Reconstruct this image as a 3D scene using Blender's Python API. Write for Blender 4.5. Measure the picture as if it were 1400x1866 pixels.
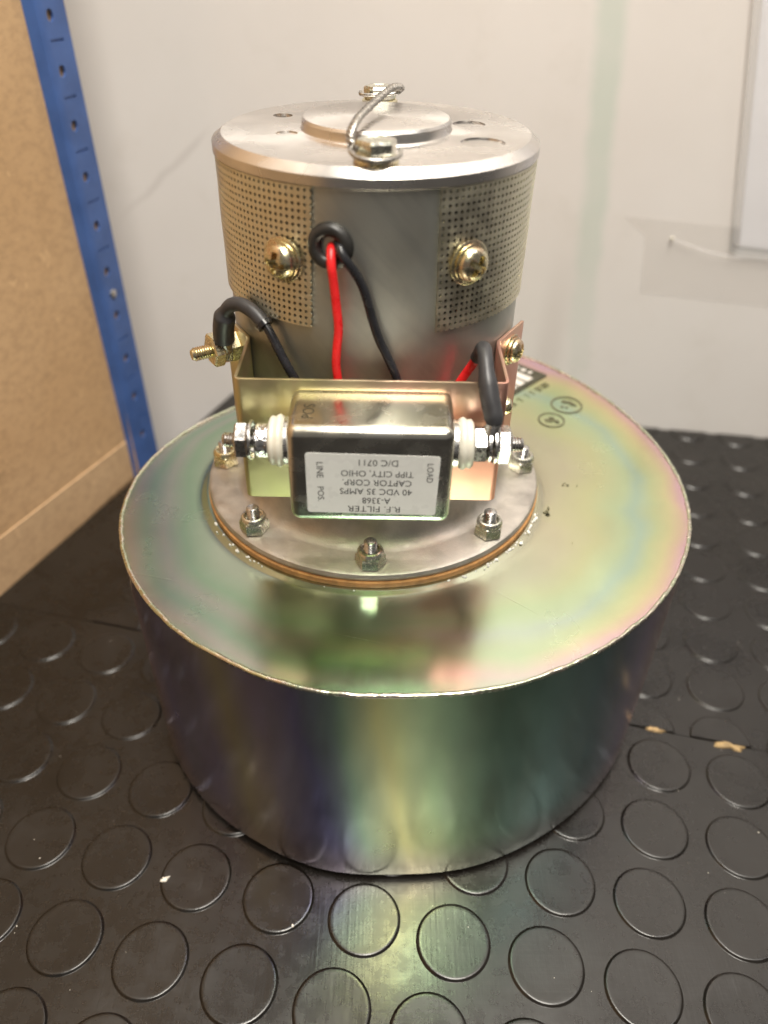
import bpy, bmesh, math, random
import numpy as np
from mathutils import Matrix, Vector, noise as mnoise

R = math.radians
random.seed(7)
for o in list(bpy.data.objects):
    bpy.data.objects.remove(o)
scene = bpy.context.scene
C = scene.collection

# ------------------------------------------------------------------ camera
cam_d = bpy.data.cameras.new('camera')
cam = bpy.data.objects.new('camera', cam_d)
C.objects.link(cam)
pitch, yaw, roll = 0.65828, 0.00314, 0.01894
fw = Vector((math.sin(yaw) * math.cos(pitch), math.cos(yaw) * math.cos(pitch), -math.sin(pitch)))
rt = Vector((math.cos(yaw), -math.sin(yaw), 0))
up = rt.cross(fw)
rt2 = rt * math.cos(roll) + up * math.sin(roll)
up2 = -rt * math.sin(roll) + up * math.cos(roll)
m = Matrix((rt2, up2, -fw)).transposed().to_4x4()
m.translation = Vector((0.00422, -0.29033, 0.32385))
cam.matrix_world = m
cam_d.sensor_fit = 'VERTICAL'
cam_d.sensor_height = 36.0
cam_d.lens = 1393.9 / 1866 * 36.0
cam_d.clip_start = 0.01
cam_d.clip_end = 50
cam_d.dof.use_dof = True
cam_d.dof.focus_distance = 0.285
cam_d.dof.aperture_fstop = 6.2
scene.camera = cam

# ------------------------------------------------------------------ light
w = bpy.data.worlds.new('World')
scene.world = w
w.use_nodes = True
w.node_tree.nodes['Background'].inputs[0].default_value = (0.90, 0.84, 0.76, 1)
w.node_tree.nodes['Background'].inputs[1].default_value = 0.19


def area(name, loc, target, sx, sy, power, col):
    d = bpy.data.lights.new(name, 'AREA')
    d.shape = 'RECTANGLE'
    d.size, d.size_y = sx, sy
    d.energy = power
    d.color = col
    o = bpy.data.objects.new(name, d)
    C.objects.link(o)
    o.location = loc
    o.rotation_euler = (Vector(target) - Vector(loc)).to_track_quat('-Z', 'Y').to_euler()
    return o


area('ceiling_lamp_front', (0.10, -0.46, 1.40), (0.08, -0.16, 0.1), 0.34, 1.05, 34, (1.0, 0.94, 0.84))
area('ceiling_lamp_left', (-0.80, -0.30, 1.50), (0, 0.10, 0.1), 0.16, 0.75, 2.2, (1.0, 0.92, 0.80))
area('ceiling_lamp_right', (0.75, -0.20, 1.50), (0.1, 0.15, 0.1), 0.16, 0.6, 4.5, (0.99, 0.95, 0.90))

scene.view_settings.view_transform = 'Standard'
scene.view_settings.look = 'None'
scene.view_settings.exposure = 0.0
scene.view_settings.gamma = 1.0
scene.view_settings.use_curve_mapping = False
scene.render.engine = 'CYCLES'
cy = scene.cycles
cy.use_denoising = True
cy.denoising_prefilter = 'ACCURATE'
try:
    cy.denoiser = 'OPENIMAGEDENOISE'
except Exception:
    pass
cy.caustics_reflective = True
cy.caustics_refractive = False
cy.blur_glossy = 0.1
cy.max_bounces = 10
cy.diffuse_bounces = 4
cy.glossy_bounces = 6
cy.transparent_max_bounces = 8
cy.sample_clamp_indirect = 6.0

# ------------------------------------------------------------------ node helpers


class NT:
    def __init__(s, name):
        s.m = bpy.data.materials.new(name)
        s.m.use_nodes = True
        s.t = s.m.node_tree
        s.n = s.t.nodes
        s.p = s.n['Principled BSDF']

    def node(s, typ, ins=None, **kw):
        nd = s.n.new(typ)
        for k, v in kw.items():
            setattr(nd, k, v)
        for k, v in (ins or {}).items():
            s.put(nd.inputs[k], v)
        return nd

    def put(s, sock, v):
        if isinstance(v, bpy.types.NodeSocket):
            s.t.links.new(v, sock)
        else:
            sock.default_value = v

    def coord(s, kind='Object'):
        return s.node('ShaderNodeTexCoord').outputs[kind]

    def mapping(s, vec, scale=(1, 1, 1), loc=(0, 0, 0), rot=(0, 0, 0)):
        return s.node('ShaderNodeMapping', {'Vector': vec, 'Scale': scale, 'Location': loc, 'Rotation': rot}).outputs[0]

    def noise(s, vec, scale, detail=3, rough=0.55, dist=0.0):
        return s.node('ShaderNodeTexNoise', {'Vector': vec, 'Scale': scale, 'Detail': detail, 'Roughness': rough, 'Distortion': dist}).outputs[0]

    def math(s, op, a, b=0.0, c=0.0, clamp=False):
        nd = s.node('ShaderNodeMath', {0: a, 1: b, 2: c}, operation=op)
        nd.use_clamp = clamp
        return nd.outputs[0]

    def rng(s, v, a, b, c=0.0, d=1.0, smooth=True):
        nd = s.node('ShaderNodeMapRange', {'Value': v, 'From Min': a, 'From Max': b, 'To Min': c, 'To Max': d})
        if smooth:
            nd.interpolation_type = 'SMOOTHSTEP'
        return nd.outputs[0]

    def mix(s, f, a, b, mode='MIX'):
        nd = s.node('ShaderNodeMix', data_type='RGBA', blend_type=mode)
        s.put(nd.inputs[0], f)
        s.put(nd.inputs[6], a if not isinstance(a, tuple) else (*a[:3], 1))
        s.put(nd.inputs[7], b if not isinstance(b, tuple) else (*b[:3], 1))
        return nd.outputs[2]

    def ramp(s, v, stops, interp='LINEAR'):
        nd = s.node('ShaderNodeValToRGB', {'Fac': v})
        cr = nd.color_ramp
        cr.interpolation = interp
        while len(cr.elements) < len(stops):
            cr.elements.new(0.5)
        for e, (p, c) in zip(cr.elements, stops):
            e.position = p
            e.color = (*c[:3], 1)
        return nd.outputs[0]

    def sep(s, v):
        return s.node('ShaderNodeSeparateXYZ', {0: v}).outputs

    def bump(s, h, strength=0.2, dist=0.001, normal=None):
        nd = s.node('ShaderNodeBump', {'Height': h, 'Strength': strength, 'Distance': dist})
        if normal is not None:
            s.put(nd.inputs['Normal'], normal)
        return nd.outputs[0]

    def set(s, **kw):
        for k, v in kw.items():
            k = k.replace('_', ' ')
            if isinstance(v, tuple) and len(v) == 3 and s.p.inputs[k].type == 'RGBA':
                v = (*v, 1)
            s.put(s.p.inputs[k], v)
        return s.m


def simple(name, col, rough, metal=0.0, var=0.12, scale=120.0, bump=0.0, bdist=0.0002, rvar=0.08, spec=0.5, bscale=None):
    t = NT(name)
    c = t.coord()
    n1 = t.noise(c, scale, 4)
    dark = tuple(x * (1 - var) for x in col)
    lite = tuple(min(1, x * (1 + var)) for x in col)
    t.set(Base_Color=t.mix(t.rng(n1, 0.3, 0.7), dark, lite), Metallic=metal, Specular_IOR_Level=spec,
          Roughness=t.rng(t.noise(c, scale * 2.3, 3), 0.3, 0.7, max(0.02, rough - rvar), rough + rvar))
    if bump:
        t.set(Normal=t.bump(t.noise(c, bscale or scale * 4, 3), bump, bdist))
    return t.m


# plating: yellow chromate, a coating whose tint drifts in patches
def chromate_small(name, stops, rough=0.2, scale=60, metal=1.0):
    t = NT(name)
    c = t.coord()
    n1 = t.noise(c, scale, 3, 0.5, 0.6)
    t.set(Base_Color=t.ramp(t.rng(n1, 0.25, 0.75, smooth=False), stops), Metallic=metal,
          Roughness=t.rng(t.noise(c, scale * 6, 3), 0.3, 0.7, rough - 0.06, rough + 0.08),
          Normal=t.bump(t.noise(c, 300, 2), 0.05, 0.0002))
    return t.m


def mat_top():
    t = NT('chromate_plate')
    c = t.coord()
    xyz = t.sep(c)
    edge = t.node('ShaderNodeAttribute', attribute_name='edge').outputs['Fac']
    n1 = t.noise(c, 12, 1.5, 0.5, 0.3)
    n2 = t.noise(c, 38, 4, 0.55, 0.4)
    ph = t.math('ADD', edge, t.math('MULTIPLY', t.math('MULTIPLY', t.math('SUBTRACT', n1, 0.5), 1.15), t.rng(edge, 0.0, 1.0, 1.0, 0.45, False)))
    ph = t.math('ADD', ph, t.math('MULTIPLY', t.math('SUBTRACT', n2, 0.5), 0.16), clamp=True)
    vivid = t.ramp(ph, [(0.0, (0.60, 0.57, 0.42)), (0.22, (0.64, 0.66, 0.40)), (0.40, (0.60, 0.72, 0.46)), (0.50, (0.52, 0.68, 0.54)),
                        (0.62, (0.66, 0.73, 0.42)), (0.74, (0.78, 0.74, 0.42)), (0.84, (0.82, 0.64, 0.46)), (0.92, (0.82, 0.55, 0.57)), (1.0, (0.76, 0.52, 0.66))])
    dull = t.ramp(ph, [(0.0, (0.44, 0.51, 0.41)), (0.3, (0.34, 0.48, 0.35)), (0.5, (0.44, 0.47, 0.42)), (0.7, (0.34, 0.47, 0.37)), (0.9, (0.47, 0.47, 0.43)), (1.0, (0.40, 0.49, 0.38))])
    dirn = t.math('ADD', t.math('MULTIPLY', xyz[0], 0.85), t.math('MULTIPLY', xyz[1], 0.5))
    side = t.rng(t.math('ADD', dirn, t.math('MULTIPLY', t.math('SUBTRACT', n1, 0.5), 0.08)), -0.045, 0.055)
    col = t.mix(side, dull, vivid)
    # faint scratches and rubbed spots
    rough = t.rng(t.noise(c, 20, 4, 0.6), 0.25, 0.75, 0.17, 0.29)
    t.set(Base_Color=col, Metallic=1.0, Roughness=rough)
    h = t.math('ADD', t.math('MULTIPLY', t.noise(c, 18, 2), 0.9), t.math('MULTIPLY', t.noise(c, 160, 2), 0.012))
    t.set(Normal=t.bump(h, 0.5, 0.0012))
    return t.m


def mat_side():
    t = NT('chromate_wrapper')
    c = t.coord()
    xyz = t.sep(c)
    ang = t.node('ShaderNodeAttribute', attribute_name='along').outputs['Fac']      # 0..1 round the front, left to right
    wv = t.noise(t.mapping(c, (1, 1, 0.35)), 22, 3, 0.5, 0.3)
    ph = t.math('ADD', ang, t.math('MULTIPLY', t.math('SUBTRACT', wv, 0.5), 0.10))
    ph = t.math('ADD', ph, t.math('MULTIPLY', t.math('SUBTRACT', xyz[2], 0.06), 0.35), clamp=True)
    col = t.ramp(ph, [(0.00, (0.66, 0.66, 0.46)), (0.10, (0.66, 0.46, 0.56)), (0.19, (0.46, 0.43, 0.78)), (0.26, (0.60, 0.55, 0.84)), (0.31, (0.88, 0.82, 0.58)),  # coating tints, with the reflected bright stripes put into the yellow bands
                      (0.36, (0.66, 0.60, 0.86)), (0.42, (0.42, 0.42, 0.80)), (0.465, (0.50, 0.74, 0.54)), (0.52, (0.95, 0.95, 0.42)), (0.58, (0.66, 0.92, 0.52)),
                      (0.66, (0.42, 0.70, 0.54)), (0.77, (0.40, 0.62, 0.64)), (0.85, (0.46, 0.42, 0.62)), (0.92, (0.70, 0.48, 0.48)), (1.0, (0.74, 0.72, 0.40))])
    low = t.rng(xyz[2], 0.002, 0.030, 1.0, 0.0)
    col = t.mix(t.math('MULTIPLY', low, 0.6), col, (0.62, 0.50, 0.48))
    n2 = t.noise(t.mapping(c, (1, 1, 0.2)), 90, 3)
    col = t.mix(t.rng(n2, 0.35, 0.75, 0, 0.25), col, (0.50, 0.56, 0.44))
    t.set(Base_Color=col, Metallic=1.0, Roughness=t.rng(t.noise(c, 24, 4, 0.6), 0.25, 0.75, 0.17, 0.28))
    h = t.math('ADD', t.math('MULTIPLY', t.noise(t.mapping(c, (1, 1, 0.25)), 30, 2), 0.5), t.math('MULTIPLY', t.noise(c, 200, 2), 0.010))
    t.set(Normal=t.bump(h, 0.35, 0.001))
    return t.m


def mat_brushed(name, col, rough, tangent_radial=False, aniso=0.6, scale=(30, 30, 900)):
    t = NT(name)
    c = t.coord()
    n1 = t.noise(c, 18, 4, 0.6)
    n2 = t.noise(t.mapping(c, scale), 1.0, 3)
    base = t.mix(t.rng(n1, 0.3, 0.7), tuple(x * 0.80 for x in col), tuple(min(1, x * 1.12) for x in col))
    base = t.mix(t.rng(n2, 0.35, 0.65, 0, 0.35), base, tuple(x * 0.75 for x in col))
    t.set(Base_Color=base, Metallic=1.0, Roughness=t.rng(t.noise(c, 30, 4), 0.3, 0.7, rough - 0.06, rough + 0.08), Anisotropic=aniso)
    tg = t.node('ShaderNodeTangent')
    tg.direction_type = 'RADIAL'
    tg.axis = 'Z'
    t.set(Tangent=tg.outputs[0])
    t.set(Normal=t.bump(n2, 0.05, 0.0002))
    return t.m


def mat_rubber():
    t = NT('black_rubber')
    c = t.coord('Object')
    g = t.node('ShaderNodeNewGeometry').outputs['Position']
    n1 = t.noise(g, 16, 4, 0.6)
    n2 = t.noise(g, 500, 3)
    s1 = t.noise(t.mapping(g, (900, 14, 1), rot=(0, 0, 0.25)), 1.0, 2)
    s2 = t.noise(t.mapping(g, (12, 800, 1), rot=(0, 0, -0.5)), 1.0, 2)
    col = t.mix(t.rng(n1, 0.3, 0.75), (0.0050, 0.0038, 0.0028), (0.0105, 0.0084, 0.0068))
    dust = t.rng(t.noise(g, 330, 5, 0.75), 0.64, 0.80)
    col = t.mix(t.math('MULTIPLY', dust, t.rng(n1, 0.35, 0.7, 0.1, 0.7)), col, (0.085, 0.075, 0.066))
    t.set(Base_Color=col, Roughness=t.math('ADD', t.rng(n1, 0.3, 0.7, 0.20, 0.28), t.rng(t.noise(g, 140, 5, 0.7), 0.30, 0.80, 0.0, 0.12)), Specular_IOR_Level=0.68)
    h = t.math('ADD', t.math('MULTIPLY', s1, 0.5), t.math('MULTIPLY', s2, 0.3))
    h = t.math('ADD', h, t.math('MULTIPLY', n2, 0.35))
    h = t.math('ADD', h, t.math('MULTIPLY', t.noise(g, 60, 2), 1.2))
    t.set(Normal=t.bump(h, 0.35, 0.00025))
    return t.m


def mat_wall():
    t = NT('white_laminate')
    c = t.coord()
    x, y, z = t.sep(c)
    n1 = t.noise(c, 5, 4, 0.6)
    n2 = t.noise(c, 22, 5, 0.65)
    col = t.mix(t.rng(n1, 0.3, 0.7), (0.705, 0.668, 0.642), (0.74, 0.708, 0.688))
    col = t.mix(t.math('MULTIPLY', t.rng(n2, 0.52, 0.8), 0.30), col, (0.58, 0.54, 0.49))
    # old green smear running down the board
    cx = t.math('ADD', t.math('MULTIPLY', z, -0.075), 0.2905)
    cx = t.math('ADD', cx, t.math('MULTIPLY', t.math('SUBTRACT', t.noise(c, 30, 3), 0.5), 0.010))
    dx = t.math('ABSOLUTE', t.math('SUBTRACT', x, cx))
    sm = t.rng(dx, 0.004, 0.013, 1.0, 0.0)
    sm = t.math('MULTIPLY', sm, t.rng(z, 0.03, 0.20, 0.25, 1.0))
    sm = t.math('MULTIPLY', sm, t.rng(t.noise(c, 16, 3), 0.25, 0.6, 0.45, 1.0))
    col = t.mix(t.math('MULTIPLY', sm, 0.6), col, (0.50, 0.58, 0.51))
    # second broad grimy run beside it
    dx2 = t.math('ABSOLUTE', t.math('SUBTRACT', x, t.math('ADD', t.math('MULTIPLY', z, 0.02), 0.262)))
    col = t.mix(t.math('MULTIPLY', t.rng(dx2, 0.002, 0.016, 1, 0), t.rng(z, 0.06, 0.17, 0.32, 0.0)), col, (0.52, 0.47, 0.44))
    # scuff at the left
    ln = t.math('ADD', t.math('MULTIPLY', x, -0.85), t.math('ADD', z, -0.204))
    ln = t.math('ADD', ln, t.math('MULTIPLY', t.math('SUBTRACT', t.noise(c, 20, 2), 0.5), 0.02))
    sf = t.math('MULTIPLY', t.rng(t.math('ABSOLUTE', ln), 0.0005, 0.005, 1, 0), t.math('MULTIPLY', t.rng(x, -0.085, -0.04), t.rng(x, 0.01, -0.01)))
    col = t.mix(t.math('MULTIPLY', sf, 0.28), col, (0.42, 0.38, 0.36))
    t.set(Base_Color=col, Roughness=t.rng(n2, 0.3, 0.7, 0.34, 0.48), Specular_IOR_Level=0.4, Normal=t.bump(t.noise(c, 240, 3), 0.06, 0.0003))
    return t.m


def mat_wood(name, a, b):
    t = NT(name)
    c = t.coord()
    n1 = t.noise(c, 9, 3)
    n2 = t.noise(t.mapping(c, (1, 1, 1.6)), 150, 5, 0.7)
    n3 = t.noise(c, 45, 3, 0.6, 0.5)
    col = t.mix(t.rng(n1, 0.3, 0.7), a, b)
    col = t.mix(t.rng(n2, 0.40, 0.68, 0, 0.40), col, tuple(x * 0.62 for x in a))
    col = t.mix(t.rng(n3, 0.60, 0.72, 0, 0.30), col, tuple(x * 0.60 for x in a))
    col = t.mix(t.rng(t.noise(c, 90, 2), 0.66, 0.72, 0, 0.35), col, tuple(min(1, x * 1.35) for x in b))
    t.set(Base_Color=col, Roughness=0.6, Specular_IOR_Level=0.3, Normal=t.bump(n2, 0.12, 0.0005))
    return t.m


GOLD = [(0.0, (0.62, 0.50, 0.26)), (0.3, (0.74, 0.66, 0.40)), (0.55, (0.66, 0.62, 0.46)), (0.8, (0.70, 0.52, 0.36)), (1.0, (0.60, 0.58, 0.38))]
PALE = [(0.0, (0.62, 0.60, 0.50)), (0.4, (0.72, 0.71, 0.64)), (0.7, (0.62, 0.66, 0.52)), (1.0, (0.72, 0.66, 0.54))]
M = {}
M['top'] = mat_top()
M['side'] = mat_side()
M['bead'] = chromate_small('chromate_bead', [(0, (0.66, 0.62, 0.46)), (0.35, (0.62, 0.68, 0.50)), (0.65, (0.74, 0.66, 0.58)), (1, (0.60, 0.64, 0.42))], 0.22, 120)
M['gold'] = chromate_small('yellow_zinc', GOLD, 0.25, 160)
M['pale'] = chromate_small('pale_zinc', PALE, 0.24, 160)
t = NT('bracket_zinc')
c_ = t.coord()
bx, by, bz = t.sep(c_)
n_b = t.noise(c_, 38, 2, 0.5, 0.3)
ph_b = t.math('ADD', t.math('MULTIPLY', t.math('SUBTRACT', n_b, 0.5), 0.9), t.rng(bx, -0.05, 0.045, 0.18, 0.92, False))
ph_b = t.math('ADD', ph_b, t.math('MULTIPLY', t.math('SUBTRACT', bz, 0.18), -3.0), clamp=True)
t.set(Base_Color=t.ramp(ph_b, [(0, (0.66, 0.46, 0.33)), (0.22, (0.60, 0.56, 0.30)), (0.42, (0.66, 0.58, 0.38)), (0.6, (0.70, 0.52, 0.38)), (0.8, (0.78, 0.45, 0.36)), (1, (0.78, 0.38, 0.32))]), Metallic=1.0,
      Roughness=t.rng(t.noise(c_, 90, 3), 0.3, 0.7, 0.34, 0.44))
M['bracket'] = t.m
M['screen'] = chromate_small('screen_zinc', [(0, (0.68, 0.63, 0.50)), (0.5, (0.78, 0.74, 0.60)), (1, (0.72, 0.70, 0.57))], 0.38, 40)
t = NT('tinned_can')
c_ = t.coord()
kx, ky, kz = t.sep(c_)
n_k = t.noise(c_, 60, 3)
kz2 = t.math('ADD', kz, t.math('MULTIPLY', t.math('SUBTRACT', n_k, 0.5), 0.008))
ck = t.ramp(t.rng(kz2, 0.163, 0.201, smooth=False), [(0, (0.58, 0.72, 0.46)), (0.12, (0.54, 0.68, 0.52)), (0.3, (0.66, 0.65, 0.62)), (0.9, (0.68, 0.67, 0.63)), (1, (0.72, 0.68, 0.56))])
t.set(Base_Color=ck, Metallic=1.0, Roughness=t.rng(t.noise(c_, 140, 3), 0.3, 0.7, 0.21, 0.30))
M['can'] = t.m
t = NT('rubbed_steel')
c_ = t.coord()
n_a = t.noise(t.mapping(c_, (1, 1, 0.55), rot=(0, 0.6, 0)), 26, 4, 0.6, 0.4)
n_c = t.noise(t.mapping(t.mapping(c_, rot=(0, 0.75, 0)), (240, 240, 22)), 1.0, 3)
cb_ = t.mix(t.rng(n_a, 0.32, 0.68), (0.50, 0.515, 0.485), (0.66, 0.655, 0.60))
cb_ = t.mix(t.rng(n_c, 0.40, 0.70, 0, 0.35), cb_, (0.44, 0.45, 0.43))
t.set(Base_Color=cb_, Metallic=1.0, Roughness=t.rng(n_a, 0.3, 0.7, 0.50, 0.38), Normal=t.bump(n_c, 0.06, 0.0003))
M['body'] = t.m
M['cap'] = mat_brushed('turned_aluminium', (0.80, 0.77, 0.74), 0.26, aniso=0.7, scale=(40, 40, 40))
M['flange'] = simple('cast_aluminium', (0.52, 0.485, 0.44), 0.52, 1.0, 0.14, 90, 0.35, 0.0004, 0.08, bscale=1600)
M['dark'] = simple('dark_interior', (0.085, 0.074, 0.060), 0.6, 0.0)
M['steel'] = simple('bright_steel', (0.56, 0.55, 0.54), 0.27, 1.0, 0.15, 300, 0.12, 0.0002)
M['wire'] = simple('lock_wire_steel', (0.42, 0.40, 0.37), 0.30, 1.0, 0.15, 300)
M['crimped'] = simple('crimped_tin', (0.72, 0.72, 0.74), 0.16, 1.0, 0.1, 300, 0.9, 0.0012, bscale=420)
M['gasket'] = simple('fibre_gasket', (0.42, 0.215, 0.075), 0.65, 0, 0.22, 220, 0.3, 0.0003)
M['ceramic'] = simple('ceramic', (0.60, 0.575, 0.49), 0.18, 0, 0.04, 100, 0.0)
M['blackpvc'] = simple('black_insulation', (0.016, 0.016, 0.019), 0.24, 0, 0.2, 100)
M['redpvc'] = simple('red_insulation', (0.66, 0.018, 0.020), 0.30, 0, 0.08, 100)
M['shrink'] = simple('heat_shrink', (0.034, 0.034, 0.037), 0.42, 0, 0.15, 150, 0.15, 0.0004, bscale=250)
M['grommet'] = simple('grommet_rubber', (0.020, 0.019, 0.018), 0.42, 0, 0.2, 150)
M['label'] = simple('label_film', (0.66, 0.67, 0.66), 0.30, 0, 0.04, 60)
M['ink'] = simple('black_ink', (0.035, 0.035, 0.038), 0.5, 0, 0.1, 100)
M['etch'] = simple('etched_ink', (0.055, 0.050, 0.030), 0.5, 0.3, 0.2, 200)
M['faintink'] = simple('worn_ink', (0.16, 0.155, 0.09), 0.45, 0.5, 0.3, 400)
M['plate'] = simple('plate_white', (0.62, 0.58, 0.53), 0.35, 0, 0.05, 80)
M['rubber'] = mat_rubber()
M['wall'] = mat_wall()
M['wood'] = mat_wood('fibreboard', (0.51, 0.325, 0.170), (0.56, 0.37, 0.205))
M['wood2'] = mat_wood('fibreboard_strip', (0.52, 0.345, 0.195), (0.56, 0.385, 0.225))
M['blue'] = simple('blue_enamel', (0.050, 0.105, 0.29), 0.38, 0, 0.12, 60, 0.1, 0.0004)
M['scrap'] = simple('paper_scrap', (0.68, 0.64, 0.56), 0.7)
M['glue'] = simple('dried_glue', (0.34, 0.235, 0.11), 0.6, 0, 0.3, 300, 0.5, 0.001)
M['sealant'] = simple('sealant', (0.66, 0.66, 0.62), 0.35, 0, 0.1, 400, 0.6, 0.001)
M['benchwood'] = simple('bench_board', (0.20, 0.16, 0.12), 0.6)
M['paper'] = simple('paper_sheet', (0.72, 0.70, 0.74), 0.6, 0, 0.02, 30)
t = NT('clear_plastic')
t.set(Base_Color=(0.9, 0.9, 0.9), Roughness=0.12, Alpha=0.22, Specular_IOR_Level=0.6)
M['clear'] = t.m
t = NT('clear_plastic_edge')
t.set(Base_Color=(0.80, 0.77, 0.76), Roughness=0.10, Alpha=0.24, Specular_IOR_Level=0.7)
M['clearedge'] = t.m
t = NT('yellowed_tape')
c_ = t.coord()
t.set(Base_Color=t.mix(t.rng(t.noise(c_, 30, 3), 0.3, 0.7), (0.60, 0.565, 0.52), (0.64, 0.60, 0.555)), Roughness=0.4, Specular_IOR_Level=0.2, Alpha=0.07)
M['tape'] = t.m

# ------------------------------------------------------------------ mesh helpers


def ring_frame(origin, normal, xdir=None):
    n = Vector(normal).normalized()
    x = Vector(xdir) if xdir is not None else Vector((0, 0, 1)).cross(n)
    if x.length < 1e-6:
        x = Vector((1, 0, 0))
    x = (x - n * x.dot(n)).normalized()
    y = n.cross(x)
    mm = Matrix((x, y, n)).transposed().to_4x4()
    mm.translation = Vector(origin)
    return mm


class MB:
    def __init__(s):
        s.v = []
        s.f = []

    def add(s, vs, fs, mat=None):
        b = len(s.v)
        if mat is not None:
            vs = [tuple(mat @ Vector(p)) for p in vs]
        s.v += [tuple(p) for p in vs]
        s.f += [tuple(i + b for i in f) for f in fs]
        return s

    def lathe(s, prof, seg=48, mat=None, cap0=False, cap1=False, phase=0.0):
        vs, fs = [], []
        for r, z in prof:
            for k in range(seg):
                a = phase + 2 * math.pi * k / seg
                vs.append((r * math.cos(a), r * math.sin(a), z))
        for i in range(len(prof) - 1):
            for k in range(seg):
                k2 = (k + 1) % seg
                fs.append((i * seg + k, i * seg + k2, (i + 1) * seg + k2, (i + 1) * seg + k))
        if cap0:
            fs.append(tuple(reversed(range(seg))))
        if cap1:
            fs.append(tuple(range((len(prof) - 1) * seg, len(prof) * seg)))
        return s.add(vs, fs, mat)

    def hexnut(s, r, h, mat, cham=0.0006, z0=0.0, hole=None):
        # six-sided prism with turned corners
        p = [(r * 0.93, z0), (r, z0 + cham), (r, z0 + h - cham), (r * 0.90, z0 + h)]
        s.lathe(p, 6, mat, True, True)
        return s

    def tube(s, pts, rad, seg=14, cap=True, closed=False, mat=None):
        P = [Vector(p) for p in pts]
        n = len(P)
        rads = rad if isinstance(rad, (list, tuple)) else [rad] * n
        vs, fs = [], []
        prev = None
        for i in range(n):
            if closed:
                tan = (P[(i + 1) % n] - P[i - 1]).normalized()
            else:
                tan = (P[min(i + 1, n - 1)] - P[max(i - 1, 0)]).normalized()
            if prev is None:
                prev = tan.orthogonal().normalized()
                if closed:
                    prev = (Vector((0, 0, 1)) - tan * tan.z).normalized()
            prev = (prev - tan * prev.dot(tan)).normalized()
            bi = tan.cross(prev)
            for k in range(seg):
                a = 2 * math.pi * k / seg
                vs.append(P[i] + (prev * math.cos(a) + bi * math.sin(a)) * rads[i])
        for i in range(n if closed else n - 1):
            j = (i + 1) % n
            for k in range(seg):
                k2 = (k + 1) % seg
                fs.append((i * seg + k, i * seg + k2, j * seg + k2, j * seg + k))
        if cap and not closed:
            fs.append(tuple(reversed(range(seg))))
            fs.append(tuple(range((n - 1) * seg, n * seg)))
        return s.add(vs, fs, mat)

    def box(s, lo, hi, mat=None):
        x0, y0, z0 = lo
        x1, y1, z1 = hi
        vs = [(x0, y0, z0), (x1, y0, z0), (x1, y1, z0), (x0, y1, z0), (x0, y0, z1), (x1, y0, z1), (x1, y1, z1), (x0, y1, z1)]
        return s.add(vs, [(0, 3, 2, 1), (4, 5, 6, 7), (0, 1, 5, 4), (1, 2, 6, 5), (2, 3, 7, 6), (3, 0, 4, 7)], mat)

    def build(s, name, mat, parent=None, angle=35, weld=False, bevel=None):
        me = bpy.data.meshes.new(name)
        me.from_pydata([tuple(p) for p in s.v], [], s.f)
        if weld or bevel:
            bm = bmesh.new()
            bm.from_mesh(me)
            bmesh.ops.remove_doubles(bm, verts=bm.verts, dist=1e-6)
            if bevel:
                bmesh.ops.recalc_face_normals(bm, faces=bm.faces)
                es = [e for e in bm.edges if len(e.link_faces) == 2 and e.calc_face_angle() > R(25)]
                bmesh.ops.bevel(bm, geom=es, offset=bevel[0], segments=bevel[1], profile=0.5, affect='EDGES', clamp_overlap=True)
            bm.to_mesh(me)
            bm.free()
        return finish(name, me, mat, parent, angle)


def finish(name, me, mat, parent=None, angle=35):
    me.validate()
    if mat is not None:
        me.materials.append(mat)
    if angle:
        me.polygons.foreach_set('use_smooth', [True] * len(me.polygons))
        me.set_sharp_from_angle(angle=R(angle))
    o = bpy.data.objects.new(name, me)
    C.objects.link(o)
    if parent is not None:
        o.parent = parent
        o.matrix_parent_inverse = parent.matrix_world.inverted()
    return o


def tag(o, label=None, cat=None, kind=None, group=None):
    if label:
        o['label'] = label
    if cat:
        o['category'] = cat
    if kind:
        o['kind'] = kind
    if group:
        o['group'] = group
    return o


def smooth_path(pts, sub=10):
    P = [Vector(p) for p in pts]
    out = []
    for i in range(len(P) - 1):
        p0 = P[max(i - 1, 0)]
        p1, p2 = P[i], P[i + 1]
        p3 = P[min(i + 2, len(P) - 1)]
        for k in range(sub):
            u = k / sub
            out.append(0.5 * ((2 * p1) + (p2 - p0) * u + (2 * p0 - 5 * p1 + 4 * p2 - p3) * u * u + (3 * p1 - p0 - 3 * p2 + p3) * u ** 3))
    out.append(P[-1])
    return out


def cut(o, cutters):
    """subtract cutter meshes for good"""
    for cobj in cutters:
        md = o.modifiers.new('b', 'BOOLEAN')
        md.operation = 'DIFFERENCE'
        md.solver = 'EXACT'
        md.object = cobj
    bpy.context.view_layer.update()
    dg = bpy.context.evaluated_depsgraph_get()
    me = bpy.data.meshes.new_from_object(o.evaluated_get(dg))
    o.modifiers.clear()
    old = o.data
    o.data = me
    me.set_sharp_from_angle(angle=R(28))
    for cobj in cutters:
        bpy.data.objects.remove(cobj)
    bpy.data.meshes.remove(old)


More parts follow.
